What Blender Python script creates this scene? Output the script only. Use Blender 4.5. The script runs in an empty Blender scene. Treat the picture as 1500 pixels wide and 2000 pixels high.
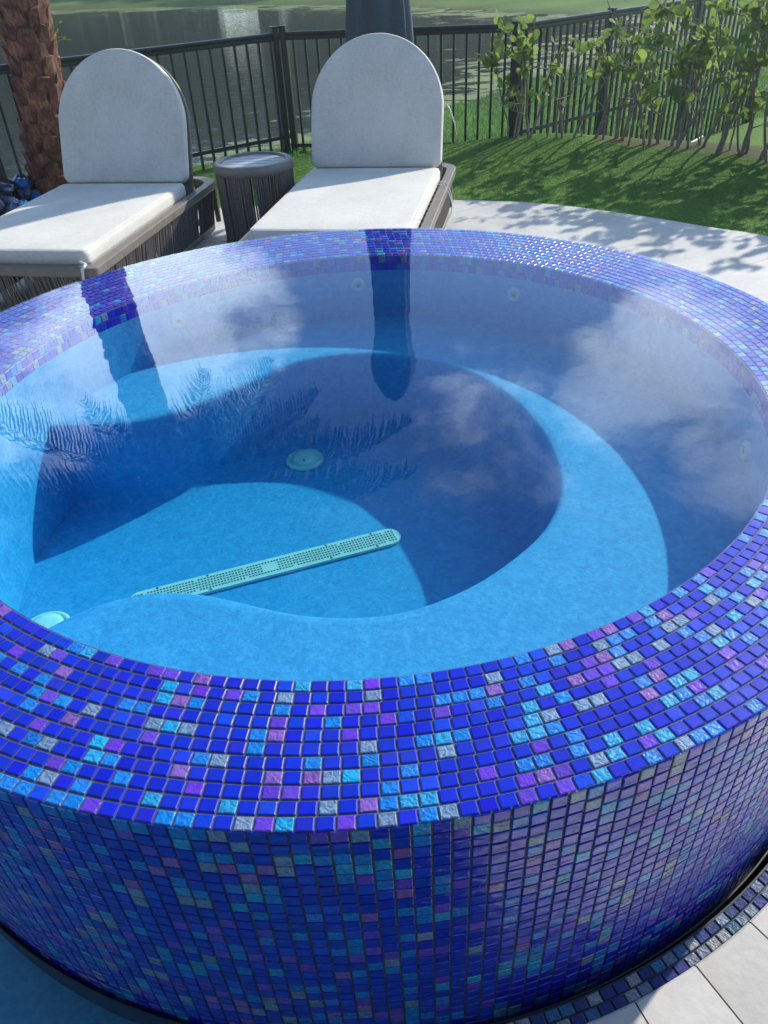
import bpy, bmesh, math, random
import numpy as np
from mathutils import Vector, Matrix

random.seed(7)
rng = np.random.default_rng(11)
scene = bpy.context.scene
COL = scene.collection
R = math.radians

# ------------------------------------------------------------------ camera
CAM = Vector((0.0748, -1.8321, 1.5059))
PITCH, ROLL = 0.63691, -0.05793
cp, sp_, cr, sr = math.cos(PITCH), math.sin(PITCH), math.cos(ROLL), math.sin(ROLL)
F = Vector((0, cp, -sp_)); RX = Vector((1, 0, 0)); UP = Vector((0, sp_, cp))
R2 = cr * RX + sr * UP; U2 = -sr * RX + cr * UP
cam_d = bpy.data.cameras.new('camera')
cam_d.sensor_fit = 'VERTICAL'; cam_d.sensor_height = 24.0; cam_d.lens = 18.0
cam_d.clip_start = 0.02; cam_d.clip_end = 2000
cam = bpy.data.objects.new('camera', cam_d); COL.objects.link(cam)
M3 = Matrix((R2, U2, -F)).transposed()
cam.matrix_world = Matrix.Translation(CAM) @ M3.to_4x4()
scene.camera = cam

# ------------------------------------------------------------------ light
SUN_AZ, SUN_EL = 41.0, 31.0
SUN = Vector((math.cos(R(SUN_EL)) * math.cos(R(SUN_AZ)), math.cos(R(SUN_EL)) * math.sin(R(SUN_AZ)), math.sin(R(SUN_EL))))
sl = bpy.data.lights.new('sun', 'SUN'); sl.energy = 3.5; sl.angle = R(0.8); sl.color = (1.0, 0.93, 0.81)
so = bpy.data.objects.new('sun', sl); COL.objects.link(so)
so.rotation_euler = SUN.to_track_quat('Z', 'Y').to_euler(); so.location = (8, 8, 12)
scene.view_settings.view_transform = 'Standard'; scene.view_settings.look = 'None'
scene.view_settings.exposure = 0.84; scene.view_settings.gamma = 1

world = bpy.data.worlds.new('World'); scene.world = world; world.use_nodes = True
wn = world.node_tree.nodes; wl = world.node_tree.links; wn.clear()
def N(t, **k):
    n = wn.new(t)
    for a, b in k.items(): setattr(n, a, b)
    return n
wo = N('ShaderNodeOutputWorld'); bg = N('ShaderNodeBackground'); bg.inputs['Strength'].default_value = 0.15
sky = N('ShaderNodeTexSky', sky_type='NISHITA'); sky.sun_disc = False
sky.sun_elevation = R(SUN_EL); sky.sun_rotation = R(90 - SUN_AZ); sky.dust_density = 0; sky.ozone_density = 2.2; sky.air_density = .9
tc = N('ShaderNodeTexCoord')
noi = N('ShaderNodeTexNoise'); noi.inputs['Scale'].default_value = 6; noi.inputs['Detail'].default_value = 9
noi.inputs['Roughness'].default_value = 0.62; noi.inputs['Distortion'].default_value = 0.3
mp = N('ShaderNodeMapping'); mp.inputs['Scale'].default_value = (1, 1, 1.7)
wl.new(tc.outputs['Generated'], mp.inputs[0]); wl.new(mp.outputs[0], noi.inputs['Vector'])
acc = None
CLOUDS = ((66.5, 24, 6.5, 1.1), (70, 27.5, 6, 1.05), (74.5, 25.5, 4.5, .75), (62, 28, 7, .9), (66.5, 21, 5, .9), (81, 27.5, 6, .70), (83, 32, 6, .70), (77.5, 31, 6, .70), (86, 27.5, 4, .55), (70, 34, 6, .5),
          (105, 21, 6.5, 1.25), (109, 22.5, 6.5, 1.25), (99.5, 21.5, 4.5, 1.05), (116, 24, 6, .85), (102, 24, 4, .9), (92, 18, 4, .3), (118, 15, 8, .35), (55, 16, 8, .3), (40, 48, 16, .6))
for az, el, rad, amp in CLOUDS:
    d = (math.cos(R(el)) * math.cos(R(az)), math.cos(R(el)) * math.sin(R(az)), math.sin(R(el)))
    dt = N('ShaderNodeVectorMath', operation='DOT_PRODUCT'); dt.inputs[1].default_value = d
    nm = N('ShaderNodeVectorMath', operation='NORMALIZE')
    wl.new(tc.outputs['Generated'], nm.inputs[0]); wl.new(nm.outputs[0], dt.inputs[0])
    mr = N('ShaderNodeMapRange', interpolation_type='SMOOTHSTEP')
    mr.inputs['From Min'].default_value = math.cos(R(rad * 1.35)); mr.inputs['From Max'].default_value = math.cos(R(rad * .25))
    mr.inputs['To Max'].default_value = amp
    wl.new(dt.outputs['Value'], mr.inputs['Value'])
    if acc is None: acc = mr.outputs[0]
    else:
        m = N('ShaderNodeMath', operation='MAXIMUM'); wl.new(acc, m.inputs[0]); wl.new(mr.outputs[0], m.inputs[1]); acc = m.outputs[0]
ma = N('ShaderNodeMath', operation='MULTIPLY_ADD'); ma.inputs[1].default_value = 0.40; wl.new(acc, ma.inputs[0]); wl.new(noi.outputs['Fac'], ma.inputs[2])
cr_ = N('ShaderNodeMapRange', interpolation_type='SMOOTHSTEP'); cr_.inputs['From Min'].default_value = 0.70; cr_.inputs['From Max'].default_value = 1.0
wl.new(ma.outputs[0], cr_.inputs['Value'])
mx = N('ShaderNodeMix', data_type='RGBA'); mx.inputs['B'].default_value = (13.8, 16.4, 18.2, 1)
wl.new(cr_.outputs[0], mx.inputs['Factor']); wl.new(sky.outputs[0], mx.inputs['A'])
wl.new(mx.outputs['Result'], bg.inputs['Color']); wl.new(bg.outputs[0], wo.inputs[0])

# ------------------------------------------------------------------ helpers
class MB:
    """collects vertices and faces, then links them as ONE mesh object"""
    def __init__(s): s.v = []; s.f = []; s.m = []; s.n = 0
    def add(s, v, f, mi=0):
        v = np.asarray(v, float).reshape(-1, 3)
        s.v.append(v); s.f += [tuple(int(i) + s.n for i in q) for q in f]; s.m += [mi] * len(f); s.n += len(v)
    def box(s, c, size, rz=0, mi=0, M=None):
        x, y, z = [q / 2 for q in size]
        v = np.array([(a * x, b * y, d * z) for d in (-1, 1) for b in (-1, 1) for a in (-1, 1)])
        if M is not None: v = v @ np.array(M.to_3x3()).T
        elif rz: v = v @ np.array(Matrix.Rotation(rz, 3, 'Z')).T
        s.add(v + np.array(c), [(0, 2, 3, 1), (4, 5, 7, 6), (0, 1, 5, 4), (2, 6, 7, 3), (0, 4, 6, 2), (1, 3, 7, 5)], mi)
    def beam(s, a, b, w, h, mi=0, up=(0, 0, 1)):
        a = np.array(a, float); b = np.array(b, float); d = b - a; d /= np.linalg.norm(d)
        u = np.array(up, float); sd = np.cross(d, u); sd /= np.linalg.norm(sd); u = np.cross(sd, d)
        o = [sd * w / 2 * i + u * h / 2 * j for i, j in ((-1, -1), (1, -1), (1, 1), (-1, 1))]
        s.add([a + q for q in o] + [b + q for q in o], [(0, 1, 5, 4), (1, 2, 6, 5), (2, 3, 7, 6), (3, 0, 4, 7), (3, 2, 1, 0), (4, 5, 6, 7)], mi)
    def tube(s, pts, rad, seg=8, mi=0, caps=True):
        pts = np.array(pts, float); n = len(pts)
        rad = np.full(n, rad) if np.isscalar(rad) else np.array(rad)
        T = np.gradient(pts, axis=0); T /= np.linalg.norm(T, axis=1, keepdims=True) + 1e-12
        ref = np.array([0, 0, 1.0]) if abs(T[0][2]) < .9 else np.array([1.0, 0, 0])
        vs = []
        for i in range(n):
            u = np.cross(T[i], ref); u /= np.linalg.norm(u) + 1e-12; w = np.cross(T[i], u)
            for k in range(seg):
                a = 2 * math.pi * k / seg; vs.append(pts[i] + rad[i] * (math.cos(a) * u + math.sin(a) * w))
        f = [(i * seg + k, i * seg + (k + 1) % seg, (i + 1) * seg + (k + 1) % seg, (i + 1) * seg + k) for i in range(n - 1) for k in range(seg)]
        if caps: f += [tuple(range(seg))[::-1], tuple((n - 1) * seg + k for k in range(seg))]
        s.add(vs, f, mi)
    def lathe(s, prof, seg=64, c=(0, 0), a0=0, a1=2 * math.pi, mi=0):
        full = abs(a1 - a0 - 2 * math.pi) < 1e-6
        n = seg if full else seg + 1
        vs = []
        for r, z in prof:
            for k in range(n):
                a = a0 + (a1 - a0) * k / seg; vs.append((c[0] + r * math.cos(a), c[1] + r * math.sin(a), z))
        f = []
        for i in range(len(prof) - 1):
            for k in range(seg):
                k2 = (k + 1) % n if full else k + 1
                f.append((i * n + k, i * n + k2, (i + 1) * n + k2, (i + 1) * n + k))
        s.add(vs, f, mi)
    def build(s, name, mats, parent=None, smooth=False, loc=None):
        me = bpy.data.meshes.new(name)
        v = np.concatenate(s.v)
        me.from_pydata(v.tolist(), [], s.f)
        for m in (mats if isinstance(mats, (list, tuple)) else [mats]): me.materials.append(m)
        if any(s.m): me.polygons.foreach_set('material_index', s.m)
        if smooth: me.polygons.foreach_set('use_smooth', [True] * len(me.polygons))
        me.update()
        o = bpy.data.objects.new(name, me); COL.objects.link(o)
        if parent is not None: o.parent = parent
        if loc is not None: o.location = loc
        return o
def smooth_angle(o, ang=35):
    me = o.data
    me.polygons.foreach_set('use_smooth', [True] * len(me.polygons))
    bm = bmesh.new(); bm.from_mesh(me)
    for e in bm.edges:
        if len(e.link_faces) == 2 and e.calc_face_angle(0) > R(ang): e.smooth = False
    bm.to_mesh(me); bm.free()
def tag(o, label=None, cat=None, group=None, kind=None):
    if label: o['label'] = label
    if cat: o['category'] = cat
    if group: o['group'] = group
    if kind: o['kind'] = kind
    return o
def empty(name, loc=(0, 0, 0), rz=0):
    o = bpy.data.objects.new(name, None); COL.objects.link(o); o.empty_display_size = .1
    o.location = loc; o.rotation_euler = (0, 0, rz); return o
def copy_tree(o, parent=None):
    c = o.copy(); COL.objects.link(c); c.parent = parent
    for ch in [q for q in bpy.data.objects if q.parent == o]: copy_tree(ch, c)
    return c
def bevel(o, w, seg=3):
    m = o.modifiers.new('bevel', 'BEVEL'); m.width = w; m.segments = seg; m.limit_method = 'ANGLE'; m.angle_limit = R(40)
    return o

# ------------------------------------------------------------------ materials
class Mat:
    def __init__(s, name):
        s.m = bpy.data.materials.new(name); s.m.use_nodes = True
        s.t = s.m.node_tree; s.p = s.t.nodes['Principled BSDF']; s.out = s.t.nodes['Material Output']
    def n(s, t, **k):
        q = s.t.nodes.new(t)
        for a, b in k.items():
            if a in q.inputs: q.inputs[a].default_value = b
            else: setattr(q, a, b)
        return q
    def l(s, a, b): s.t.links.new(a, b)
    def set(s, **k):
        for a, b in k.items(): s.p.inputs[a.replace('_', ' ')].default_value = b
        return s
    def coord(s, scale=None, out='Object'):
        c = s.n('ShaderNodeTexCoord'); o = c.outputs[out]
        if scale is not None:
            m = s.n('ShaderNodeMapping'); m.inputs['Scale'].default_value = scale; s.l(o, m.inputs[0]); o = m.outputs[0]
        return o
    def noise(s, scale, detail=4, rough=.55, co=None, dist=0):
        q = s.n('ShaderNodeTexNoise'); q.inputs['Scale'].default_value = scale; q.inputs['Detail'].default_value = detail
        q.inputs['Roughness'].default_value = rough; q.inputs['Distortion'].default_value = dist
        s.l(co if co is not None else s.coord(), q.inputs['Vector']); return q.outputs['Fac']
    def ramp(s, fac, stops):
        q = s.n('ShaderNodeValToRGB'); e = q.color_ramp.elements
        while len(e) < len(stops): e.new(.5)
        for i, (p, c) in enumerate(stops): e[i].position = p; e[i].color = (*c, 1)
        s.l(fac, q.inputs[0]); return q.outputs[0]
    def bump(s, h, strength=.3, dist=.01, inp='Normal'):
        q = s.n('ShaderNodeBump'); q.inputs['Strength'].default_value = strength; q.inputs['Distance'].default_value = dist
        s.l(h, q.inputs['Height']); s.l(q.outputs[0], s.p.inputs[inp]); return q
    def mixc(s, fac, a, b):
        q = s.n('ShaderNodeMix', data_type='RGBA')
        for x, nm in ((fac, 'Factor'), (a, 'A'), (b, 'B')):
            if isinstance(x, (tuple, list)): q.inputs[nm].default_value = (*x, 1)
            elif isinstance(x, (int, float)): q.inputs[nm].default_value = x
            else: s.l(x, q.inputs[nm])
        return q.outputs['Result']
    def math(s, op, a, b=0):
        q = s.n('ShaderNodeMath', operation=op)
        for x, i in ((a, 0), (b, 1)):
            if isinstance(x, (int, float)): q.inputs[i].default_value = x
            else: s.l(x, q.inputs[i])
        return q.outputs[0]

def simple(name, col, rough=.5, var=.12, scale=30, bumpd=0, metal=0, spec=.5):
    m = Mat(name); m.set(Roughness=rough, Metallic=metal); m.p.inputs['Specular IOR Level'].default_value = spec
    f = m.noise(scale)
    a = tuple(c * (1 - var) for c in col); b = tuple(min(1, c * (1 + var)) for c in col)
    m.l(m.ramp(f, [(.3, a), (.7, b)]), m.p.inputs['Base Color'])
    if bumpd: m.bump(f, .5, bumpd)
    return m.m

# mosaic glass tile: colour of each tile is a face attribute
def tile_mat(name='glass_mosaic', wet=0.0):
    m = Mat(name)
    at = m.n('ShaderNodeAttribute'); at.attribute_name = 'tile_colour'
    ak = m.n('ShaderNodeAttribute'); ak.attribute_name = 'crinkle'
    co = m.coord()
    n1 = m.noise(150, 3, .6, co, 1.2)
    v = m.n('ShaderNodeTexWave', wave_type='BANDS', bands_direction='DIAGONAL'); v.inputs['Scale'].default_value = 40; v.inputs['Distortion'].default_value = 9
    v.inputs['Detail'].default_value = 2; v.inputs['Detail Scale'].default_value = 2.2
    m.l(co, v.inputs['Vector'])
    h = m.math('ADD', n1, m.math('MULTIPLY', v.outputs['Fac'], .35))
    sh = m.ramp(h, [(.35, (.5, .55, .62)), (.62, (1, 1, 1)), (.95, (1.35, 1.3, 1.2))])
    mul = m.n('ShaderNodeMix', data_type='RGBA', blend_type='MULTIPLY'); m.l(ak.outputs['Fac'], mul.inputs['Factor'])
    m.l(at.outputs['Color'], mul.inputs['A']); m.l(sh, mul.inputs['B'])
    m.l(mul.outputs['Result'], m.p.inputs['Base Color'])
    m.set(Roughness=.3); m.p.inputs['Specular IOR Level'].default_value = .22
    m.p.inputs['Coat Weight'].default_value = .07; m.p.inputs['Coat Roughness'].default_value = .04
    b = m.bump(h, .5, .0025); m.l(m.math('MULTIPLY', ak.outputs['Fac'], .55), b.inputs['Strength'])
    if wet:
        co2 = m.coord((1, 1, 3.2)); n2 = m.noise(14, 3, .5, co2, 1.0)
        b2 = m.n('ShaderNodeBump'); b2.inputs['Strength'].default_value = wet; b2.inputs['Distance'].default_value = .012
        m.l(n2, b2.inputs['Height']); m.l(b2.outputs[0], m.p.inputs['Coat Normal'])
        m.p.inputs['Coat Weight'].default_value = 1.0; m.p.inputs['Coat IOR'].default_value = 1.65
    return m.m
M_TILE = tile_mat(); M_TILE_WET = tile_mat('glass_mosaic_wet_wall', .5)
M_GROUT = simple('grout', (.085, .095, .15), .7, .2, 60)

def plaster(name, c0, c1, c2):
    m = Mat(name); co = m.coord()
    f = m.noise(70, 4, .8, co); f2 = m.noise(26, 4, .6, co, 1.0)
    g = m.math('ADD', m.math('MULTIPLY', f, .6), m.math('MULTIPLY', f2, .4))
    m.l(m.ramp(g, [(.36, c0), (.5, c1), (.64, c2)]), m.p.inputs['Base Color'])
    m.set(Roughness=.8); m.bump(f, .35, .006); return m.m
M_PLASTER = plaster('pool_plaster', (.016, .24, .52), (.028, .31, .61), (.06, .38, .69))
M_SHELF = plaster('pool_shelf_plaster', (.10, .30, .48), (.13, .36, .56), (.17, .42, .62))

def water(name, sigma, ripple, scale, tint=(1, 1, 1), calm=True):
    m = Mat(name); t = m.t; t.nodes.remove(m.p)
    geo = m.n('ShaderNodeNewGeometry')
    dt = m.n('ShaderNodeVectorMath', operation='DOT_PRODUCT'); m.l(geo.outputs['Incoming'], dt.inputs[0]); m.l(geo.outputs['True Normal'], dt.inputs[1])
    c = m.math('ABSOLUTE', dt.outputs['Value'])
    fr = m.math('ADD', .02, m.math('MULTIPLY', .98, m.math('POWER', m.math('SUBTRACT', 1.0, c), 4.4)))
    tr = m.n('ShaderNodeBsdfTransparent'); tr.inputs[0].default_value = (*tint, 1)
    gl = m.n('ShaderNodeBsdfGlossy'); gl.inputs['Roughness'].default_value = 0.0
    co = m.coord()
    n1 = m.noise(scale, 2, .5, co); n2 = m.noise(scale * 3.3, 2, .5, co); mask = m.noise(1.6, 1, .5, co)
    mk = m.n('ShaderNodeMapRange', interpolation_type='SMOOTHSTEP'); mk.inputs['From Min'].default_value = .5; mk.inputs['From Max'].default_value = .68
    mk.inputs['To Min'].default_value = .08; mk.inputs['To Max'].default_value = .22; m.l(mask, mk.inputs['Value'])
    h = m.math('ADD', m.math('MULTIPLY', n1, 1.0), m.math('MULTIPLY', n2, m.math('MULTIPLY', mk.outputs[0], .5)))
    b = m.n('ShaderNodeBump'); b.inputs['Strength'].default_value = 1; b.inputs['Distance'].default_value = ripple
    m.l(h, b.inputs['Height']); m.l(b.outputs[0], gl.inputs['Normal'])
    mx = m.n('ShaderNodeMixShader'); m.l(fr, mx.inputs[0]); m.l(tr.outputs[0], mx.inputs[1]); m.l(gl.outputs[0], mx.inputs[2])
    m.l(mx.outputs[0], m.out.inputs['Surface'])
    if sigma:
        va = m.n('ShaderNodeVolumeAbsorption'); mxs = max(sigma)
        va.inputs['Density'].default_value = mxs
        va.inputs['Color'].default_value = (*[1 - s / mxs for s in sigma], 1)
        m.l(va.outputs[0], m.out.inputs['Volume'])
    return m.m
M_SPA = water('spa_water', (.75, .16, .12), .00028, 9)
M_POOL = water('pool_water', (.8, .2, .14), .0012, 7)

def lake():
    m = Mat('lake_water'); co = m.coord(); 
    co2 = m.coord((1, 2.0, 1))
    n1 = m.noise(2.2, 3, .55, co2, .4); n2 = m.noise(9, 2, .5, co2)
    h = m.math('ADD', n1, m.math('MULTIPLY', n2, .25)); m.bump(h, 1, .008)
    al = m.noise(.9, 6, .65, m.coord((1, 1.6, 1)), .6)
    at = m.n('ShaderNodeAttribute'); at.attribute_name = 'shore'
    k = m.math('ADD', al, m.math('MULTIPLY', at.outputs['Fac'], .30))
    sp = m.noise(7, 5, .7, co)
    k = m.math('ADD', k, m.math('MULTIPLY', sp, .12))
    mk = m.n('ShaderNodeMapRange', interpolation_type='SMOOTHSTEP'); mk.inputs['From Min'].default_value = .74; mk.inputs['From Max'].default_value = .83
    m.l(k, mk.inputs['Value'])
    m.l(m.mixc(mk.outputs[0], (.016, .024, .010), (.17, .21, .06)), m.p.inputs['Base Color'])
    rr = m.math('ADD', .03, m.math('MULTIPLY', mk.outputs[0], .6)); m.l(rr, m.p.inputs['Roughness'])
    m.set(IOR=1.33); return m.m
M_LAKE = lake()

def grass_ground():
    m = Mat('grass_ground'); co = m.coord()
    f = m.noise(.35, 5, .6, co); g = m.noise(22, 5, .7, co)
    k = m.math('ADD', m.math('MULTIPLY', f, .55), m.math('MULTIPLY', g, .45))
    c = m.ramp(k, [(.36, (.06, .12, .022)), (.5, (.11, .20, .035)), (.64, (.19, .28, .06))])
    at = m.n('ShaderNodeAttribute'); at.attribute_name = 'soil'
    m.l(m.mixc(at.outputs['Fac'], c, (.10, .075, .045)), m.p.inputs['Base Color'])
    m.set(Roughness=.9); m.p.inputs['Specular IOR Level'].default_value = .1; m.bump(g, .6, .03); return m.m
M_GRASS = grass_ground()
def blade_mat(name, c0, c1):
    m = Mat(name); f = m.noise(5, 4, .6)
    oi = m.n('ShaderNodeNewGeometry'); k = m.math('ADD', m.math('MULTIPLY', f, .6), m.math('MULTIPLY', oi.outputs['Random Per Island'], .4))
    m.l(m.ramp(k, [(.3, c0), (.7, c1)]), m.p.inputs['Base Color']); m.set(Roughness=.6)
    m.p.inputs['Specular IOR Level'].default_value = .2
    return m
def leafy(name, c0, c1, trans=.35):
    m = blade_mat(name, c0, c1)
    tl = m.n('ShaderNodeBsdfTranslucent'); mx = m.n('ShaderNodeMixShader'); mx.inputs[0].default_value = trans
    src = m.p.inputs['Base Color'].links[0].from_socket; m.l(src, tl.inputs['Color'])
    m.l(m.p.outputs[0], mx.inputs[1]); m.l(tl.outputs[0], mx.inputs[2]); m.l(mx.outputs[0], m.out.inputs['Surface']); return m.m
M_BLADE = leafy('turf_blade', (.07, .17, .055), (.15, .33, .09), .4)
M_LEAF = leafy('hedge_leaf', (.13, .21, .045), (.29, .39, .09), .5)
M_FROND = leafy('palm_frond', (.03, .06, .02), (.07, .11, .03), .25)
M_TREE = leafy('tree_leaf', (.02, .04, .012), (.05, .08, .022), .2)
M_STEM = simple('stem_bark', (.22, .19, .155), .85, .35, 40, .004)
M_BARK = simple('tree_bark', (.10, .08, .06), .9, .3, 12, .01)

def boot_mat():
    m = Mat('palm_boot'); co = m.coord((1, 1, .35))
    f = m.noise(60, 4, .65, co); g = m.noise(9, 3, .5)
    k = m.math('ADD', m.math('MULTIPLY', f, .55), m.math('MULTIPLY', g, .45))
    m.l(m.ramp(k, [(.36, (.04, .018, .012)), (.5, (.15, .06, .038)), (.64, (.34, .16, .10))]), m.p.inputs['Base Color'])
    m.set(Roughness=.8); m.bump(f, .7, .006); return m.m
M_BOOT = boot_mat()

def fabric():
    m = Mat('woven_cushion_fabric'); co = m.coord()
    w1 = m.noise(1.0, 2, .6, m.coord((420, 30, 420))); w2 = m.noise(1.0, 2, .6, m.coord((30, 420, 60))); g = m.noise(4, 3, .5, co)
    k = m.math('ADD', m.math('MULTIPLY', m.math('ADD', w1, w2), .35), m.math('MULTIPLY', g, .3))
    m.l(m.ramp(k, [(.38, (.56, .535, .475)), (.5, (.67, .645, .575)), (.62, (.76, .735, .66))]), m.p.inputs['Base Color'])
    m.set(Roughness=.95); m.p.inputs['Specular IOR Level'].default_value = .15
    m.p.inputs['Sheen Weight'].default_value = .25
    m.bump(m.math('ADD', m.math('ADD', w1, w2), m.math('MULTIPLY', m.noise(3.2, 2, .5, co), 3.0)), .35, .004); return m.m
M_FAB = fabric()
M_RAIL = simple('taupe_resin_rail', (.20, .175, .145), .45, .15, 18, .001)
M_ROPE = simple('taupe_rope', (.17, .15, .125), .8, .22, 90, .003)
M_SLAT = simple('pale_slat', (.42, .43, .45), .16, .06, 20)
M_TIE = simple('white_plastic_tie', (.8, .8, .78), .35, .03, 20)
M_FENCE = simple('dark_fence_metal', (.016, .022, .024), .32, .15, 25)
M_UMB = simple('slate_canvas', (.055, .075, .095), .85, .12, 60, .001)
M_POLE = simple('dark_pole_metal', (.03, .03, .032), .35, .1, 20)
M_WHITE = simple('pale_blue_fitting', (.36, .50, .62), .35, .04, 20)
M_DRAIN = simple('pale_drain_plastic', (.60, .74, .68), .4, .05, 30)
M_HOLE = simple('drain_hole', (.03, .06, .08), .7, .1, 30)
M_TRDARK = simple('dark_gutter', (.03, .032, .04), .4, .2, 20)

def stone():
    m = Mat('pale_stone_paver'); co = m.coord()
    f = m.noise(2.5, 6, .65, co, .8); g = m.noise(40, 3, .6, co)
    k = m.math('ADD', m.math('MULTIPLY', f, .75), m.math('MULTIPLY', g, .25))
    c = m.ramp(k, [(.32, (.47, .45, .41)), (.5, (.58, .56, .52)), (.68, (.68, .66, .62))])
    mpn = m.n('ShaderNodeMapping'); mpn.inputs['Rotation'].default_value = (0, 0, R(-28)); mpn.inputs['Location'].default_value = (.18, .23, 0)
    m.l(co, mpn.inputs[0])
    br = m.n('ShaderNodeTexBrick'); br.inputs['Scale'].default_value = 1; br.inputs['Brick Width'].default_value = 1.1; br.inputs['Row Height'].default_value = .62
    br.inputs['Mortar Size'].default_value = .0035; br.inputs['Mortar Smooth'].default_value = .2
    br.inputs['Color1'].default_value = (1, 1, 1, 1); br.inputs['Color2'].default_value = (.86, .855, .84, 1); br.inputs['Mortar'].default_value = (.62, .61, .58, 1)
    m.l(mpn.outputs[0], br.inputs['Vector'])
    mul = m.n('ShaderNodeMix', data_type='RGBA', blend_type='MULTIPLY'); mul.inputs['Factor'].default_value = 1
    m.l(c, mul.inputs['A']); m.l(br.outputs['Color'], mul.inputs['B']); m.l(mul.outputs['Result'], m.p.inputs['Base Color'])
    m.set(Roughness=.6); m.bump(g, .25, .003); return m.m
M_STONE = stone()
def stone2():
    m = Mat('pale_stone_coping'); co = m.coord(); f = m.noise(3.5, 6, .65, co, .8); g = m.noise(45, 3, .6, co)
    oi = m.n('ShaderNodeNewGeometry')
    k = m.math('ADD', m.math('ADD', m.math('MULTIPLY', f, .6), m.math('MULTIPLY', g, .22)), m.math('MULTIPLY', oi.outputs['Random Per Island'], .18))
    m.l(m.ramp(k, [(.30, (.46, .44, .40)), (.5, (.57, .55, .505)), (.70, (.67, .65, .60))]), m.p.inputs['Base Color'])
    m.set(Roughness=.6); m.bump(g, .25, .003); return m.m
M_COPING = stone2()
def glassrock():
    m = Mat('blue_glass'); m.set(Roughness=.08); f = m.noise(6)
    m.l(m.ramp(f, [(.35, (.01, .06, .22)), (.65, (.02, .25, .75))]), m.p.inputs['Base Color'])
    m.p.inputs['Transmission Weight'].default_value = .35; m.p.inputs['IOR'].default_value = 1.5; return m.m
M_GLASS = glassrock()
M_ROCK = simple('navy_glass_rock', (.035, .055, .11), .22, .5, 14)

# ------------------------------------------------------------------ terrain
HG = 0.6; RO = 1.2842; RI = 0.9967; CI = np.array([0.0215, -0.0370])
DECK_R = 1.356
POOL_X, POOL_Y = 0.27, -0.2
deck_curve = [(3.1, -6), (3.1, -1.5), (3.02, 0), (2.88, 1.2), (2.66, 2.25), (2.45, 2.73), (2.21, 2.95), (1.86, 3.28), (1.43, 3.62), (1.08, 3.80), (.72, 3.91), (.2, 3.99), (-.5, 4.05), (-1.5, 4.08), (-2.0, 4.08), (-6, 4.08)]
def catmull(pts, n=10, closed=False):
    P_ = [np.array(p, float) for p in pts]; out = []
    m = len(P_); rngi = range(m) if closed else range(m - 1)
    for i in rngi:
        g = (lambda j: P_[j % m]) if closed else (lambda j: P_[min(max(j, 0), m - 1)])
        p0, p1, p2, p3 = g(i - 1), g(i), g(i + 1), g(i + 2)
        for k in range(n):
            t = k / n
            out.append(.5 * ((2 * p1) + (-p0 + p2) * t + (2 * p0 - 5 * p1 + 4 * p2 - p3) * t * t + (-p0 + 3 * p1 - 3 * p2 + p3) * t ** 3))
    if not closed: out.append(P_[-1])
    return np.array(out)
deck_outer = catmull(deck_curve, 6)
lake_poly = np.array([(-70, -8), (-15, 3.2), (-5.5, 5.0), (-3.4, 5.75), (-2.2, 6.55), (-1.2, 7.2), (-.4, 7.7), (.35, 9.0), (1.4, 10.9), (2.8, 13.2), (5, 17), (8.4, 21.2), (7.4, 23.4), (5.6, 25.6), (3.7, 29.2), (.2, 35.3), (-7, 41.5), (-15.2, 44.7), (-30, 50), (-80, 60)], float)
def sdf(poly, X, Y):
    """signed distance (negative inside)"""
    d = np.full(X.shape, 1e18); ins = np.zeros(X.shape, bool)
    n = len(poly)
    for i in range(n):
        a = poly[i]; b = poly[(i + 1) % n]; e = b - a
        t = np.clip(((X - a[0]) * e[0] + (Y - a[1]) * e[1]) / (e @ e), 0, 1)
        d = np.minimum(d, (X - a[0] - t * e[0]) ** 2 + (Y - a[1] - t * e[1]) ** 2)
        c = ((a[1] > Y) != (b[1] > Y))
        with np.errstate(divide='ignore', invalid='ignore'):
            xi = (b[0] - a[0]) * (Y - a[1]) / (b[1] - a[1] + 1e-12) + a[0]
        ins ^= c & (X < xi)
    d = np.sqrt(d); return np.where(ins, -d, d)
def sstep(a, b, x):
    t = np.clip((x - a) / (b - a), 0, 1); return t * t * (3 - 2 * t)
LAKE_Z = -0.5
def ground_z(X, Y):
    s = sdf(lake_poly, X, Y)
    slope = np.where(Y < 12, .42, np.where(Y < 20, .12, .05))
    slope = .42 + (.045 - .42) * sstep(7.5, 16, Y)
    top = .0 + .25 * sstep(15, 40, Y)
    out = np.minimum(LAKE_Z - .03 + s * slope, top)
    ins = LAKE_Z - .03 + np.maximum(s * .5, -1.0)
    z = np.where(s > 0, out, ins)
    bump = .12 * np.exp(-(((X - 1.6) / 1.0) ** 2 + ((Y - 5.35) / .55) ** 2)) + .08 * np.exp(-(((X - 2.9) / .9) ** 2 + ((Y - 4.75) / .6) ** 2))
    hd = (X - 1.5) * .42 + (Y - 5.62) * .907     # beyond the hedge line the ground drops
    z = z - np.where(s > 0, .38 * sstep(.0, .45, hd) * sstep(1.2, 1.7, X) * (1 - sstep(8, 14, Y)), 0) * np.clip((z + .45) / .45, 0, 1)
    return z + bump * (s > 0) - .012
deck_poly = np.concatenate([deck_outer, [(-6, -6)]])
def axis(lo, hi, a, b, h):
    mid = list(np.arange(a, b + 1e-6, h)); s = h; x = b
    while x < hi: s *= 1.12; x += s; mid.append(x)
    s = h; x = a
    while x > lo: s *= 1.12; x -= s; mid.insert(0, x)
    return np.array(mid)
gx = axis(-120, 90, -4.5, 5.0, .09); gy = axis(-30, 120, 2.0, 10.5, .09)
GX, GY = np.meshgrid(gx, gy)
GZ = ground_z(GX, GY); SD = sdf(deck_poly, GX, GY); GZ = np.where(SD < -.10, -1.6, GZ)
nx, ny = len(gx), len(gy)
g = MB()
idx = np.arange(nx * ny).reshape(ny, nx)
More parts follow.
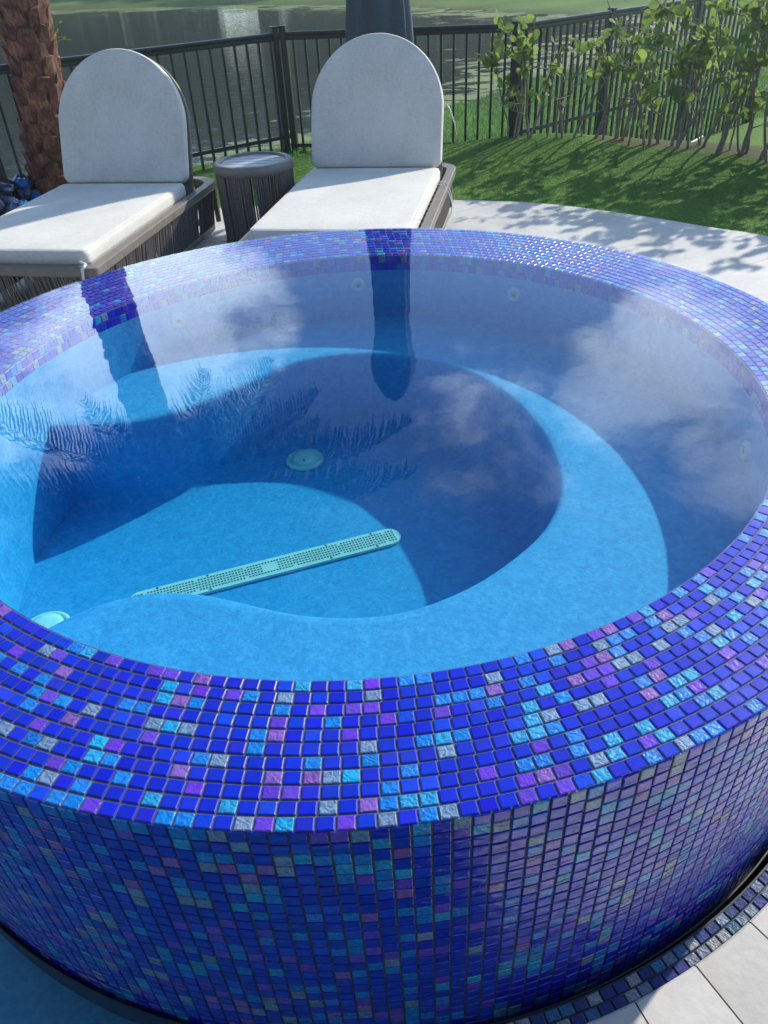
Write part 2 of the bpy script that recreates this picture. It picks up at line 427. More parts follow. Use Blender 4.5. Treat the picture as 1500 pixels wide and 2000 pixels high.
g.add(np.stack([GX, GY, GZ], -1).reshape(-1, 3), np.stack([idx[:-1, :-1], idx[:-1, 1:], idx[1:, 1:], idx[1:, :-1]], -1).reshape(-1, 4))
ground = tag(g.build('ground', M_GRASS, smooth=True), kind='structure')
LS = sdf(lake_poly, GX, GY)
soil = (np.exp(-(np.abs(LS - .25) / (.25 + .035 * np.clip(GY, 0, 60))) ** 2) * .8).reshape(-1)
bed = sdf(np.array([(-6, 4.1), (-1.75, 4.1), (-1.7, 4.9), (-2.2, 5.3), (-6, 4.6)]), GX, GY).reshape(-1)
hb = sdf(np.array([(2.0, 5.15), (3.4, 4.1), (5.0, 3.2), (5.3, 3.6), (3.6, 4.75), (2.3, 5.6)]), GX, GY).reshape(-1)
soil = np.maximum(soil, np.maximum((bed < 0) * .9, (hb < 0) * .7))
a = ground.data.attributes.new('soil', 'FLOAT', 'POINT'); a.data.foreach_set('value', soil.astype(np.float32))

lk = MB(); lx = axis(-85, 40, -6, 10, .5); ly = axis(-12, 62, 3, 46, .5)
LX, LY = np.meshgrid(lx, ly); li = np.arange(LX.size).reshape(LX.shape)
ls = sdf(lake_poly, LX, LY)
q = np.stack([li[:-1, :-1], li[:-1, 1:], li[1:, 1:], li[1:, :-1]], -1).reshape(-1, 4)
keep = ls.reshape(-1)[q].min(1) < .3
lk.add(np.stack([LX, LY, np.full(LX.shape, LAKE_Z)], -1).reshape(-1, 3), q[keep])
lake_o = tag(lk.build('lake_water', M_LAKE), kind='structure')
shore = np.exp(-(np.abs(ls) / (1.0 + .06 * np.clip(LY, 0, 60))) ** 1.3).reshape(-1)
a = lake_o.data.attributes.new('shore', 'FLOAT', 'POINT'); a.data.foreach_set('value', shore.astype(np.float32))

# ------------------------------------------------------------------ deck, pool
def fill_loops(loops, z):
    bm = bmesh.new(); es = []
    for lp in loops:
        vs = [bm.verts.new((p[0], p[1], z)) for p in lp]
        es += [bm.edges.new((vs[i], vs[(i + 1) % len(vs)])) for i in range(len(vs))]
    bmesh.ops.triangle_fill(bm, use_beauty=True, use_dissolve=False, edges=es)
    bm.normal_update()
    for f in bm.faces:
        if f.normal.z < 0: f.normal_flip()
    bm.verts.index_update()
    v = [tuple(x.co) for x in bm.verts]; f = [[x.index for x in q.verts] for q in bm.faces]
    bm.free(); return v, f
COP_R = 1.78
aL = math.pi + math.asin(-POOL_Y / COP_R); aB = -math.acos(POOL_X / COP_R)
arc = [(COP_R * math.cos(t), COP_R * math.sin(t)) for t in np.linspace(aL, aB, 120)]
outline = [tuple(p) for p in deck_outer] + [(-6, POOL_Y)] + arc + [(POOL_X, -6)]
dk = MB(); v, f = fill_loops([outline], 0.0); dk.add(v, f)
nO = len(outline)
dk.add([(p[0], p[1], 0) for p in outline] + [(p[0], p[1], -.3) for p in outline], [(i, (i + 1) % nO, nO + (i + 1) % nO, nO + i) for i in range(nO)])
deck = tag(dk.build('deck', M_STONE), kind='structure')
cpg = MB()
aL2 = math.pi + math.asin(-POOL_Y / DECK_R); aB2 = -math.acos(POOL_X / DECK_R)
t = aB2 + .045; edges = [aB2]
while t < aL2: edges.append(t); t += random.uniform(.098, .112)
edges.append(aL2)
for i in range(len(edges) - 1):
    a0, a1 = edges[i], edges[i + 1]
    sw = -.05
    vs = []
    for r_, dz in ((DECK_R, -.003), (DECK_R + .004, .0005), (COP_R - .005, .0005), (COP_R - .0015, -.003)):
        for k in range(5):
            gap = .0014 / r_; e0 = a0 + gap; e1 = a1 - gap
            tt = e0 + (e1 - e0) * k / 4 + sw * (r_ - DECK_R) * 0
            vs.append((r_ * math.cos(tt), r_ * math.sin(tt), dz))
    for r_ in (DECK_R, COP_R - .0015):
        for k in range(5):
            gap = .0014 / r_; tt = a0 + gap + (a1 - a0 - 2 * gap) * k / 4; vs.append((r_ * math.cos(tt), r_ * math.sin(tt), -.06))
    ff = [(j * 5 + k, (j + 1) * 5 + k, (j + 1) * 5 + k + 1, j * 5 + k + 1) for j in range(3) for k in range(4)]
    ff += [(20 + k, k, k + 1, 21 + k) for k in range(4)] + [(15 + k, 25 + k, 26 + k, 16 + k) for k in range(4)]
    cpg.add(vs, ff)
tag(cpg.build('deck_coping', M_COPING), kind='structure')
cb = MB(); cb.lathe([(DECK_R + .002, -.02), (COP_R - .002, -.02)], 120, a0=aB2, a1=aL2)
tag(cb.build('deck_joint_bed', simple('joint_sand', (.16, .15, .135), .9, .2, 60)), kind='structure')

pw = MB()
pool_pts = [(POOL_X, -6), (POOL_X, -1.31), ] + [(1.296 * math.cos(t), 1.296 * math.sin(t)) for t in np.linspace(-math.acos(POOL_X / 1.296), -math.pi - .1527 + .3, 70)] + [(-6, POOL_Y), (-6, -6)]
v, f = fill_loops([pool_pts], -.062); pw.add(v, f)
tag(pw.build('pool_water', M_POOL), kind='structure')
pb = MB(); pb.box((-2.87, -3.1, -.36), (6.28, 5.8, .04)); pb.box((POOL_X + .02, -3.7, -.19), (.04, 4.7, .32)); pb.box((-3.7, POOL_Y + .02, -.19), (4.7, .04, .32))
tag(pb.build('pool_basin', M_SHELF), kind='structure')

# ------------------------------------------------------------------ spa
spa = empty('spa_tub'); tag(spa, 'raised round spa clad in cobalt blue iridescent glass mosaic', 'hot tub')
PAL = [((.003, .019, .52), .56, .0), ((.006, .05, .62), .08, .25), ((.006, .19, .64), .14, .9), ((.015, .30, .62), .05, 1.0), ((.12, .045, .56), .09, .5), ((.21, .10, .44), .03, .8), ((.15, .25, .42), .05, 1.0)]
pw_ = np.array([p[1] for p in PAL]); pw_ = pw_ / pw_.sum()
class Tiles:
    def __init__(s): s.v = []; s.c = []; s.k = []; s.n = 0
    def add(s, p, u, v, n, su, sv, bev=.0013, th=.004, wts=None, pal=None):
        pal = pal or PAL; i = rng.choice(len(pal), p=pw_ if wts is None else wts); c = np.array(pal[i][0]) * (1 + rng.normal(0, .07)); c = np.clip(c + rng.normal(0, .006, 3), .002, .95)
        n2 = n + u * rng.normal(0, .007) + v * rng.normal(0, .007)
        u2 = u - n2 * (u @ n2); v2 = v - n2 * (v @ n2)
        hu, hv = su / 2, sv / 2
        lo = [p - n * th + u * a * hu + v * b * hv for a, b in ((-1, -1), (1, -1), (1, 1), (-1, 1))]
        mid = [p - n * bev * .7 + u2 * a * hu + v2 * b * hv for a, b in ((-1, -1), (1, -1), (1, 1), (-1, 1))]
        tp = [p + u2 * a * (hu - bev) + v2 * b * (hv - bev) for a, b in ((-1, -1), (1, -1), (1, 1), (-1, 1))]
        s.v += lo + mid + tp; s.c.append((*c, 1)); s.k.append(pal[i][2] + .08 * rng.random())
    def build(s, name, mat, parent):
        V = np.array(s.v); n = len(s.c)
        base = [(8, 9, 10, 11)] + [(4 + a, 4 + (a + 1) % 4, 8 + (a + 1) % 4, 8 + a) for a in range(4)] + [(a, (a + 1) % 4, 4 + (a + 1) % 4, 4 + a) for a in range(4)]
        base = np.array(base); Fc = (base[None] + 12 * np.arange(n)[:, None, None]).reshape(-1, 4)
        me = bpy.data.meshes.new(name); me.from_pydata(V.tolist(), [], Fc.tolist()); me.materials.append(mat)
        a = me.attributes.new('tile_colour', 'FLOAT_COLOR', 'FACE'); a.data.foreach_set('color', np.repeat(np.array(s.c, np.float32), 9, axis=0).reshape(-1))
        a = me.attributes.new('crinkle', 'FLOAT', 'FACE'); a.data.foreach_set('value', np.repeat(np.array(s.k, np.float32), 9))
        me.update(); o = bpy.data.objects.new(name, me); COL.objects.link(o); o.parent = parent; return o
Z = np.array([0, 0, 1.0])
NR = 11; JT = .0031
rt = Tiles()
for k in range(NR):
    tt = (k + .5) / NR; rad = RI + (RO - RI) * tt; cc = CI * (1 - tt)
    n = int(round(2 * math.pi * rad / .0266)); off = rng.random() * .2 + (k % 2) * .5
    for i in range(n):
        a = 2 * math.pi * (i + off) / n; u = np.array([-math.sin(a), math.cos(a), 0]); v = np.array([math.cos(a), math.sin(a), 0])
        p = np.array([cc[0], cc[1], HG]) + v * rad
        g_ = .62 + .75 * (.5 + .5 * math.cos(a - R(-42))) ; w_ = np.array([q_[1] * (g_ if q_[2] > .3 else 1) for q_ in PAL]); w_ /= w_.sum()  # view-angle iridescence put into the tile mix: more pale glass towards the right
        rt.add(p, u, -v, Z, 2 * math.pi * rad / n - JT, (RO - RI) / NR - .0068, wts=w_)
rt.build('tile_rim', M_TILE, spa)
wt = Tiles(); WB = -.14; nr = 28; pitch = (HG - .001 - WB) / nr; n = int(round(2 * math.pi * RO / .0266))
cj = rng.normal(0, .0022, n)      # each column of the sheet hangs a touch higher or lower
for k in range(nr):
    for i in range(n):
        a = 2 * math.pi * (i + .003 * rng.normal()) / n; u = np.array([-math.sin(a), math.cos(a), 0]); v = np.array([math.cos(a), math.sin(a), 0])
        wt.add(np.array([0, 0, HG - .001 - (k + .5) * pitch + (cj[i] if k else min(cj[i], 0) * .5)]) + v * (RO + .001), u, Z, v, 2 * math.pi * RO / n - .0034, pitch - .0034)
wt.build('tile_wall', M_TILE_WET, spa)
it = Tiles(); n = int(round(2 * math.pi * RI / .0266))
for k in range(2):
    for i in range(n):
        a = 2 * math.pi * (i + .5 * k) / n; u = np.array([-math.sin(a), math.cos(a), 0]); v = np.array([math.cos(a), math.sin(a), 0])
        it.add(np.array([CI[0], CI[1], HG - .003 - (k + .5) * .0262]) + v * (RI - .003), -u, Z, -v, 2 * math.pi * RI / n - JT, .0262 - JT)
it.build('waterline_tile', M_TILE, spa)
gr = MB(); gr.lathe([(RI - .0005, HG - .06), (RI - .0005, HG - .0025)], 160, c=CI)
# rim bed between the two (slightly offset) circles
nb = 160; vs = []
for k in range(nb): a = 2 * math.pi * k / nb; vs.append((CI[0] + (RI - .0005) * math.cos(a), CI[1] + (RI - .0005) * math.sin(a), HG - .0025))
for k in range(nb): a = 2 * math.pi * k / nb; vs.append(((RO - .0015) * math.cos(a), (RO - .0015) * math.sin(a), HG - .0025))
gr.add(vs, [(k, nb + k, nb + (k + 1) % nb, (k + 1) % nb) for k in range(nb)])
gr.lathe([(RO - .0015, HG - .0025), (RO - .0015, WB)], 160)
gr.build('grout', M_GROUT, spa, smooth=False)
# gutter slot and two-row tiled ledge round the base
gt = MB(); gt.lathe([(RO - .004, -.15), (1.2935, -.15), (1.2935, -.061), (1.2965, -.061), (1.2965, -.1)], 160); gt.lathe([(1.3125, -.15), (1.3125, -.013)], 160, a0=aB2 - .02, a1=aL2); gt.lathe([(1.3125, -.013), (DECK_R + .001, -.013)], 160, a0=aB2 - .02, a1=aL2)
gt.build('gutter', M_TRDARK, spa)
LEDGE = [((.03, .05, .17), 0, .4), ((.14, .19, .27), 0, 1.0), ((.04, .14, .26), 0, .9), ((.24, .26, .29), 0, 1.0)]
lt = Tiles()
for k in range(2):
    rad = 1.325 + k * .0205; n = int(round(2 * math.pi * rad / .0272))
    for i in range(n):
        a = aB2 - .02 + 2 * math.pi * (i + .5 * k) / n
        if a > aL2: continue
        u = np.array([-math.sin(a), math.cos(a), 0]); v = np.array([math.cos(a), math.sin(a), 0])
        lt.add(np.array([0, 0, -.0085]) + v * rad, u, -v, Z, .0236, .0175, wts=[.5, .2, .2, .1], pal=LEDGE)
lt.build('ledge_tile', M_TILE, spa)

ZB, ZF = HG - .23, HG - .53
well = [(-.892, .239), (-.688, .237), (-.572, .288), (-.472, .359), (-.354, .468), (-.227, .586), (-.071, .634), (.106, .622), (.243, .563), (.355, .478), (.463, .305), (.531, .081), (.542, -.111), (.521, -.253), (.477, -.357), (.417, -.441), (.319, -.533), (.232, -.593), (.128, -.641), (.03, -.656), (-.068, -.648), (-.156, -.625), (-.297, -.568), (-.375, -.546), (-.449, -.540), (-.515, -.551), (-.577, -.574), (-.659, -.634), (-.80, -.78)]
left_arc = [(1.12 * math.cos(t), 1.12 * math.sin(t)) for t in np.linspace(R(224), R(167), 14)]
wc = catmull(well + left_arc, 6, closed=True)
for _ in range(2): wc = .5 * wc + .25 * (np.roll(wc, 1, 0) + np.roll(wc, -1, 0))
tn = np.roll(wc, -1, 0) - np.roll(wc, 1, 0); tn /= np.linalg.norm(tn, axis=1, keepdims=True)
area = .5 * np.sum(wc[:, 0] * np.roll(wc[:, 1], -1) - wc[:, 1] * np.roll(wc[:, 0], -1))
nrm = np.stack([tn[:, 1], -tn[:, 0]], 1) * (1 if area > 0 else -1)   # outward
prof = [(.03, ZB), (.014, ZB - .001), (.006, ZB - .004), (.001, ZB - .010), (0, ZB - .02), (.006, ZF + .045), (.003, ZF + .02), (-.012, ZF + .005), (-.07, ZF)]
bs = MB(); nw = len(wc); vs = []
for o_, z_ in prof:
    w2 = wc + nrm * o_; vs += [(x, y, z_) for x, y in w2]
bs.add(vs, [(j * nw + i, j * nw + (i + 1) % nw, (j + 1) * nw + (i + 1) % nw, (j + 1) * nw + i) for j in range(len(prof) - 1) for i in range(nw)])
bs.build('bench_riser', M_PLASTER, spa, smooth=True)
bo = MB(); v, f = fill_loops([[(1.21 * math.cos(t), 1.21 * math.sin(t)) for t in np.linspace(0, 2 * math.pi, 90, endpoint=False)], [tuple(p) for p in wc + nrm * .03]], ZB); bo.add(v, f)
bo.build('bench', M_PLASTER, spa)
fl = MB(); v, f = fill_loops([[tuple(p) for p in wc - nrm * .07]], ZF); fl.add(v, f)
fl.build('basin_floor', M_PLASTER, spa)
iw = MB(); iw.lathe([(RI - .002, HG - .055), (RI - .002, ZF - .02)], 160, c=CI)
iw.build('basin_wall', M_PLASTER, spa, smooth=True)

def jet(p):
    a = math.atan2(p[1] - CI[1], p[0] - CI[0]); m = MB()
    m.lathe([(.0, .010), (.007, .010), (.0085, .004), (.012, .010), (.019, .012), (.024, .009), (.027, .0)], 28)
    m.lathe([(.0001, .0105), (.0068, .0105)], 20, mi=1)
    o = m.build('jet', [M_WHITE, M_HOLE], spa, smooth=True)
    nr_ = Vector((-math.cos(a), -math.sin(a), 0)); o.rotation_euler = nr_.to_track_quat('Z', 'Y').to_euler()
    o.location = (CI[0] + (RI - .002) * math.cos(a), CI[1] + (RI - .002) * math.sin(a), p[2])
for p in ((.029, .9595, .494), (.5795, .7887, .488), (-.6037, .7391, .4857), (1.002, -.2148, .4326)): jet(p)
# long perforated channel drain
ch = MB(); L_, W_ = .80, .076; cap = []
for t in np.linspace(-math.pi / 2, math.pi / 2, 13): cap.append((L_ / 2 - W_ / 2 + W_ / 2 * math.cos(t), W_ / 2 * math.sin(t)))
cap += [(-x, -y) for x, y in cap]
nC = len(cap)
ch.add([(x, y, 0) for x, y in cap] + [(x * .999, y * .97, .008) for x, y in cap] + [(0, 0, .008)], [(i, (i + 1) % nC, nC + (i + 1) % nC, nC + i) for i in range(nC)] + [(nC + i, nC + (i + 1) % nC, 2 * nC) for i in range(nC)])
hx = .0088
for i in range(-43, 44):
    for j in range(-2, 3):
        x, y = i * hx, j * .0108
        if math.hypot(x, y) < .021 or abs(x) > L_ / 2 - .02 or (abs(j) == 2 and i % 16 == 8): continue
        s_ = .0028; ch.add([(x - s_, y - s_, .0085), (x + s_, y - s_, .0085), (x + s_, y + s_, .0085), (x - s_, y + s_, .0085)], [(0, 1, 2, 3)], 1)
for i in (-36, -20, 20, 36):
    for j in (-1, 1):
        x, y = i * hx, j * .031; ch.add([(x + .004 * math.cos(t), y + .004 * math.sin(t), .0087) for t in np.linspace(0, 6.283, 10, endpoint=False)], [tuple(range(10))], 1)
cd = ch.build('channel_drain', [M_DRAIN, M_HOLE], spa)
cd.location = (-.262, -.137, ZF + .002); cd.rotation_euler = (0, 0, R(17.5))
for (x, y) in ((-.19, .435), (-.845, -.335)):
    m = MB(); m.lathe([(.066, 0), (.066, .006), (.060, .011), (.053, .011), (.052, .006), (.049, .006), (.048, .016), (.03, .021), (.0001, .022)], 48)
    m.box((0, -.03, .0215), (.006, .006, .003), mi=1)
    m.build('drain_cover', [M_DRAIN, M_HOLE], spa, smooth=True, loc=(x, y, ZF + .001))
# water body of the spa: flush with the rim, a thin film over the tiles
wb = MB(); ZW = HG + .0016
rings = [(0.0001, ZW), (.4, ZW), (.8, ZW), (1.1, ZW), (RO - .0005, ZW), (RO - .003, HG - .02), (1.2, 0), (.0001, 0)]
wb.lathe(rings, 160); wb.f = [q[::-1] for q in wb.f]   # normals outward: the volume is inside
tag(wb.build('spa_water', M_SPA), kind='structure')

# ------------------------------------------------------------------ loungers
def resample(P_, step):
    Q = np.vstack([P_, P_[:1]]); L = np.r_[0, np.cumsum(np.linalg.norm(np.diff(Q, axis=0), axis=1))]
    n_ = int(L[-1] / step); s_ = np.linspace(0, L[-1], n_, endpoint=False)
    return np.stack([np.interp(s_, L, Q[:, 0]), np.interp(s_, L, Q[:, 1])], 1)
def rounded_slab(w, l, th, rad, crown=.006, nx=26, ny=34, arch=False):
    """soft cushion: grid top and bottom with rounded border; x across, y along (0..l)"""
    m = MB(); prof = []
    # outline
    out = []
    if arch:
        r_ = w / 2; out += [(-r_ + .02, 0), (r_ - .02, 0)]
        out = [(-r_ + .015 * (1 - math.sin(t)), .015 * (1 - math.cos(t)) ) for t in (math.pi / 2,)]
        pts = [(-r_, l - r_)] + [(-r_, (l - r_) * (1 - k / 8)) for k in range(1, 7)] + [(-r_, .06)] + [(-r_ + .05 - .05 * math.cos(t), .05 - .05 * math.sin(t)) for t in np.linspace(0, math.pi / 2, 7)]
        pts += [(-r_ + .05 + (w - .10) * k / 12, 0) for k in range(1, 12)] + [(r_ - .05 + .05 * math.sin(t), .05 - .05 * math.cos(t)) for t in np.linspace(0, math.pi / 2, 7)]
        pts += [(r_, (l - r_) * k / 8) for k in range(2, 9)]
        pts += [(r_ * math.cos(t), l - r_ + r_ * math.sin(t)) for t in np.linspace(0, math.pi, 44)[1:-1]]
    else:
        c = .035; pts = []
        for cx_, cy_, a0 in ((w / 2 - c, c, -90), (w / 2 - c, l - c, 0), (-w / 2 + c, l - c, 90), (-w / 2 + c, c, 180)):
            pts += [(cx_ + c * math.cos(R(a0 + t)), cy_ + c * math.sin(R(a0 + t))) for t in (0, 22, 45, 68, 90)]
        # resample long edges
        q = []
        for i in range(len(pts)):
            a_, b_ = np.array(pts[i]), np.array(pts[(i + 1) % len(pts)]); k = max(1, int(np.linalg.norm(b_ - a_) / .07))
            q += [tuple(a_ + (b_ - a_) * j / k) for j in range(k)]
        pts = q
    P_ = resample(np.array(pts), .018); cen = np.array([0, l / 2 if not arch else l * .5])
    d = P_ - cen
    layers = []
    e = rad
    for t in np.linspace(0, math.pi / 2, 6): layers.append((e * (1 - math.sin(t)) , e * (1 - math.cos(t)) * 0 + (e - e * math.cos(t)) if False else e * (1 - math.cos(t))))
    # border profile: (inset, z)
    prof = [(e, 0)] + [(e * (1 - math.sin(t)), e * (1 - math.cos(t))) for t in np.linspace(.3, math.pi / 2, 5)]
    prof += [(e * (1 - math.cos(t)), th - e + e * math.sin(t)) for t in np.linspace(0.0, math.pi / 2, 7)]
    tn_ = np.roll(P_, -1, 0) - np.roll(P_, 1, 0); tn_ /= np.linalg.norm(tn_, axis=1, keepdims=True)
    ar = .5 * np.sum(P_[:, 0] * np.roll(P_[:, 1], -1) - P_[:, 1] * np.roll(P_[:, 0], -1))
    nn = np.stack([tn_[:, 1], -tn_[:, 0]], 1) * (1 if ar > 0 else -1)
    vs = []; n_ = len(P_)
    for ins, z in prof: vs += [(x, y, z) for x, y in P_ - nn * ins]
    top0 = P_ - nn * e
    sc = [.93, .82, .66, .46, .24]
    dome = lambda x, y: th + crown * (1 - abs(2 * x / w) ** 3) * (1 - abs(2 * y / l - 1) ** 3)
    for s_ in sc: vs += [(x, y, dome(x, y)) for x, y in cen + (top0 - cen) * s_]
    vs.append((cen[0], cen[1], th + crown)); nl = len(prof) + len(sc)
    fs = [(j * n_ + i, j * n_ + (i + 1) % n_, (j + 1) * n_ + (i + 1) % n_, (j + 1) * n_ + i) for j in range(nl - 1) for i in range(n_)]
    fs += [((nl - 1) * n_ + i, (nl - 1) * n_ + (i + 1) % n_, nl * n_) for i in range(n_)]
    fs.append(tuple(range(n_))[::-1])
    if ar < 0: fs = [q_[::-1] for q_ in fs]
    m.add(vs, fs)
    m.seams = [[(x, y, z_) for x, y in np.vstack([P_ - nn * (e * .35), (P_ - nn * (e * .35))[:2]])] for z_ in (th - e * .28, e * .30)]
    return m
def piping(mb, part):
    q = MB()
    for sm in mb.seams: q.tube(sm, .0034, 6, caps=False)
    return q.build('piping', M_FAB, part, smooth=True)

CW, CLEN, CTH = .815, 1.28, .085
BACK_T = R(20); REAR = .42
def frame_outline(inset=0, w=CW + .13, y0=-CLEN - .055, y1=REAR, rc=.16, rf=.03):
    w2 = w / 2 - inset; y0 += inset; y1 -= inset; pts = []
    for cx_, cy_, r_, a0 in ((w2 - rf, y0 + rf, rf, -90), (w2 - rc, y1 - rc, rc, 0), (-w2 + rc, y1 - rc, rc, 90), (-w2 + rf, y0 + rf, rf, 180)):
        pts += [(cx_ + r_ * math.cos(R(a0 + t)), cy_ + r_ * math.sin(R(a0 + t))) for t in np.linspace(0, 90, 9)]
    return np.array(pts)
def make_lounger(label):
    root = empty('sun_lounger'); tag(root, label, 'sun lounger', 'cushioned loungers beyond the spa')
    ZR = .335
    fo, fi = frame_outline(), frame_outline(.055); n_ = len(fo); fr = MB()
    vs = [(x, y, ZR) for x, y in fo] + [(x, y, ZR) for x, y in fi] + [(x, y, ZR - .045) for x, y in fi] + [(x, y, ZR - .045) for x, y in fo]
    fr.add(vs, [(k * n_ + i, k * n_ + (i + 1) % n_, ((k + 1) % 4) * n_ + (i + 1) % n_, ((k + 1) % 4) * n_ + i) for k in range(4) for i in range(n_)])
    # lower ring and slatted deck under the cushion
    fo2, fi2 = frame_outline(.035), frame_outline(.075)
    vs = [(x, y, .075) for x, y in fo2] + [(x, y, .075) for x, y in fi2] + [(x, y, .04) for x, y in fi2] + [(x, y, .04) for x, y in fo2]
    fr.add(vs, [(k * n_ + i, k * n_ + (i + 1) % n_, ((k + 1) % 4) * n_ + (i + 1) % n_, ((k + 1) % 4) * n_ + i) for k in range(4) for i in range(n_)])
    for k in range(14): fr.box((0, -CLEN + .05 + k * .092, ZR - .03), (CW + .03, .06, .018))
    for sx in (-1, 1):
        for y in (-CLEN - .0, -CLEN / 2, REAR - .06): fr.box((sx * (CW / 2 + .02), y, .19), (.03, .03, .25))
    o = fr.build('frame', M_RAIL, root); bevel(o, .006, 2)
    rp = MB(); P_ = resample(frame_outline(.012), .0125); Pb = resample(frame_outline(.045), 1)
    tn_ = np.roll(P_, -1, 0) - np.roll(P_, 1, 0); tn_ /= np.linalg.norm(tn_, axis=1, keepdims=True); nn = np.stack([tn_[:, 1], -tn_[:, 0]], 1)
    for i in range(len(P_)):
        if random.random() < .07: continue
        j = random.gauss(0, .0022) + .003 * math.sin(i * .7); b_ = P_[i] - nn[i] * .035 + tn_[i] * (j * 2.5)
        t_ = P_[i] + tn_[i] * j
        rp.tube([(t_[0], t_[1], ZR - .02), (.5 * (t_[0] + b_[0]), .5 * (t_[1] + b_[1]), .19), (b_[0], b_[1], .055)], .0052, 5, caps=False)
    rp.build('rope_side', M_ROPE, root, smooth=True)
    sm = rounded_slab(CW, CLEN, CTH, .028, .008); sc = sm.build('seat_cushion', M_FAB, root, smooth=True); piping(sm, sc)
    sc.location = (0, -CLEN, .40 - CTH)
    pp = MB(); pts = []
    sm = rounded_slab(CW, .735, .075, .026, .008, arch=True); bc = sm.build('back_cushion', M_FAB, root, smooth=True); piping(sm, bc)
    # local: x across, y up the back, z towards the sitter
    bc.rotation_euler = (math.pi / 2 - BACK_T, 0, 0); bc.location = (0, .072, .372)
    bf = rounded_slab(CW - .008, .80, .022, .006, 0, arch=True).build('back_frame', M_RAIL, root, smooth=True)
    bf.rotation_euler = (math.pi / 2 - BACK_T, 0, 0); bf.location = (0, .100, .295)
    st = MB(); st.beam((-.2, .30, .75), (-.2, .40, .32), .025, .02); st.beam((.2, .30, .75), (.2, .40, .32), .025, .02); st.beam((-.2, .40, .33), (.2, .40, .33), .02, .02, up=(0, 1, 0))
    st.build('back_strut', M_POLE, root)
    return root
chL = make_lounger('off white arched back lounger beside the palm trunk, its strap hanging at the foot corner')
chR = make_lounger('off white arched back lounger in front of the closed umbrella, white ties on its arm')
chL.location = (-1.405, 3.215, 0); chL.rotation_euler = (0, 0, R(-12))
chR.location = (.142, 3.235, 0); chR.rotation_euler = (0, 0, R(-12))
for dy, ph in ((-.16, 0), (-.22, .3)):
    x0 = CW / 2; tm = MB()
    tm.tube([(x0 - .02, dy, .335), (x0 + .01, dy, .352), (x0 + .045, dy + .005, .345), (x0 + .075, dy - .005, .30), (x0 + .09 + ph * .02, dy - .02, .24), (x0 + .085, dy - .035 - ph * .05, .17)], [.003, .0035, .0035, .003, .003, .002], 5)
    tm.build('tie', M_TIE, chR, smooth=True)
tm = MB(); tm.tube([(CW / 2 + .01, .24, .70), (CW / 2 + .03, .245, .67), (CW / 2 + .055, .25, .60), (CW / 2 + .07, .25, .53)], [.003, .004, .004, .002], 5)
tm.build('tie', M_TIE, chR, smooth=True)
tm = MB(); x0 = CW / 2 + .055
tm.tube([(x0 - .09, -CLEN - .01, .352), (x0 - .04, -CLEN - .045, .35), (x0 - .05, -CLEN - .066, .335), (x0 - .06, -CLEN - .068, .27), (x0 - .075, -CLEN - .06, .2)], [.006, .008, .008, .008, .005], 6)
tm.build('strap', M_TIE, chL, smooth=True)

# ------------------------------------------------------------------ side table
tb = empty('side_table', (-.60, 3.24, 0)); tag(tb, 'round drum side table of taupe rope with a slatted top between the loungers', 'side table')
m = MB(); TR = .245; TH = .485
m.lathe([(TR - .05, TH - .012), (TR - .045, TH - .002), (TR - .03, TH), (TR - .008, TH - .006), (TR, TH - .02), (TR, TH - .05), (TR - .012, TH - .06), (TR - .05, TH - .06), (TR - .05, TH - .012)], 64)
m.build('top_ring', M_RAIL, tb, smooth=True)
m = MB(); w_ = .072
for k in range(-3, 3):
    y0, y1 = k * w_ + .005, (k + 1) * w_ - .005; ym = (y0 + y1) / 2
    if abs(ym) > TR - .05: continue
    hl = lambda y: math.sqrt(max(1e-5, (TR - .052) ** 2 - min(y * y, (TR - .052) ** 2 - 1e-4)))
    a_, b_ = hl(y0), hl(y1); 
    pts = [(-a_, y0), (a_, y0)] + [(hl(y0 + (y1 - y0) * t), y0 + (y1 - y0) * t) for t in (.25, .5, .75)] + [(b_, y1), (-b_, y1)] + [(-hl(y0 + (y1 - y0) * t), y0 + (y1 - y0) * t) for t in (.75, .5, .25)]
    n_ = len(pts); m.add([(x, y, TH - .012) for x, y in pts] + [(x, y, TH - .03) for x, y in pts], [tuple(range(n_))] + [(i, n_ + i, n_ + (i + 1) % n_, (i + 1) % n_) for i in range(n_)])
m.build('slat_top', M_SLAT, tb)
m = MB(); nrp = 118
for k in range(nrp):
    if random.random() < .06: continue
    a_ = 2 * math.pi * (k + random.gauss(0, .12)) / nrp; a2 = a_ + random.gauss(0, .012)
    m.tube([((TR - .012) * math.cos(a_), (TR - .012) * math.sin(a_), TH - .05), ((TR - .014) * math.cos((a_ + a2) / 2), (TR - .014) * math.sin((a_ + a2) / 2), .25), ((TR - .02) * math.cos(a2), (TR - .02) * math.sin(a2), .02)], .0058, 5, caps=False)
m.build('rope_drum', M_ROPE, tb, smooth=True)
m = MB(); m.lathe([(TR - .04, .0), (TR - .008, .0), (TR - .008, .03), (TR - .04, .03), (TR - .04, 0)], 48)
m.lathe([(.0001, .012), (TR - .035, .012)], 40)
for k in range(4): a_ = R(35 + 90 * k); m.tube([((TR - .04) * math.cos(a_), (TR - .04) * math.sin(a_), .01), ((TR - .04) * math.cos(a_), (TR - .04) * math.sin(a_), TH - .05)], .011, 8)
m.build('base_ring', M_RAIL, tb, smooth=False)
tb.rotation_euler = (0, 0, R(-4))

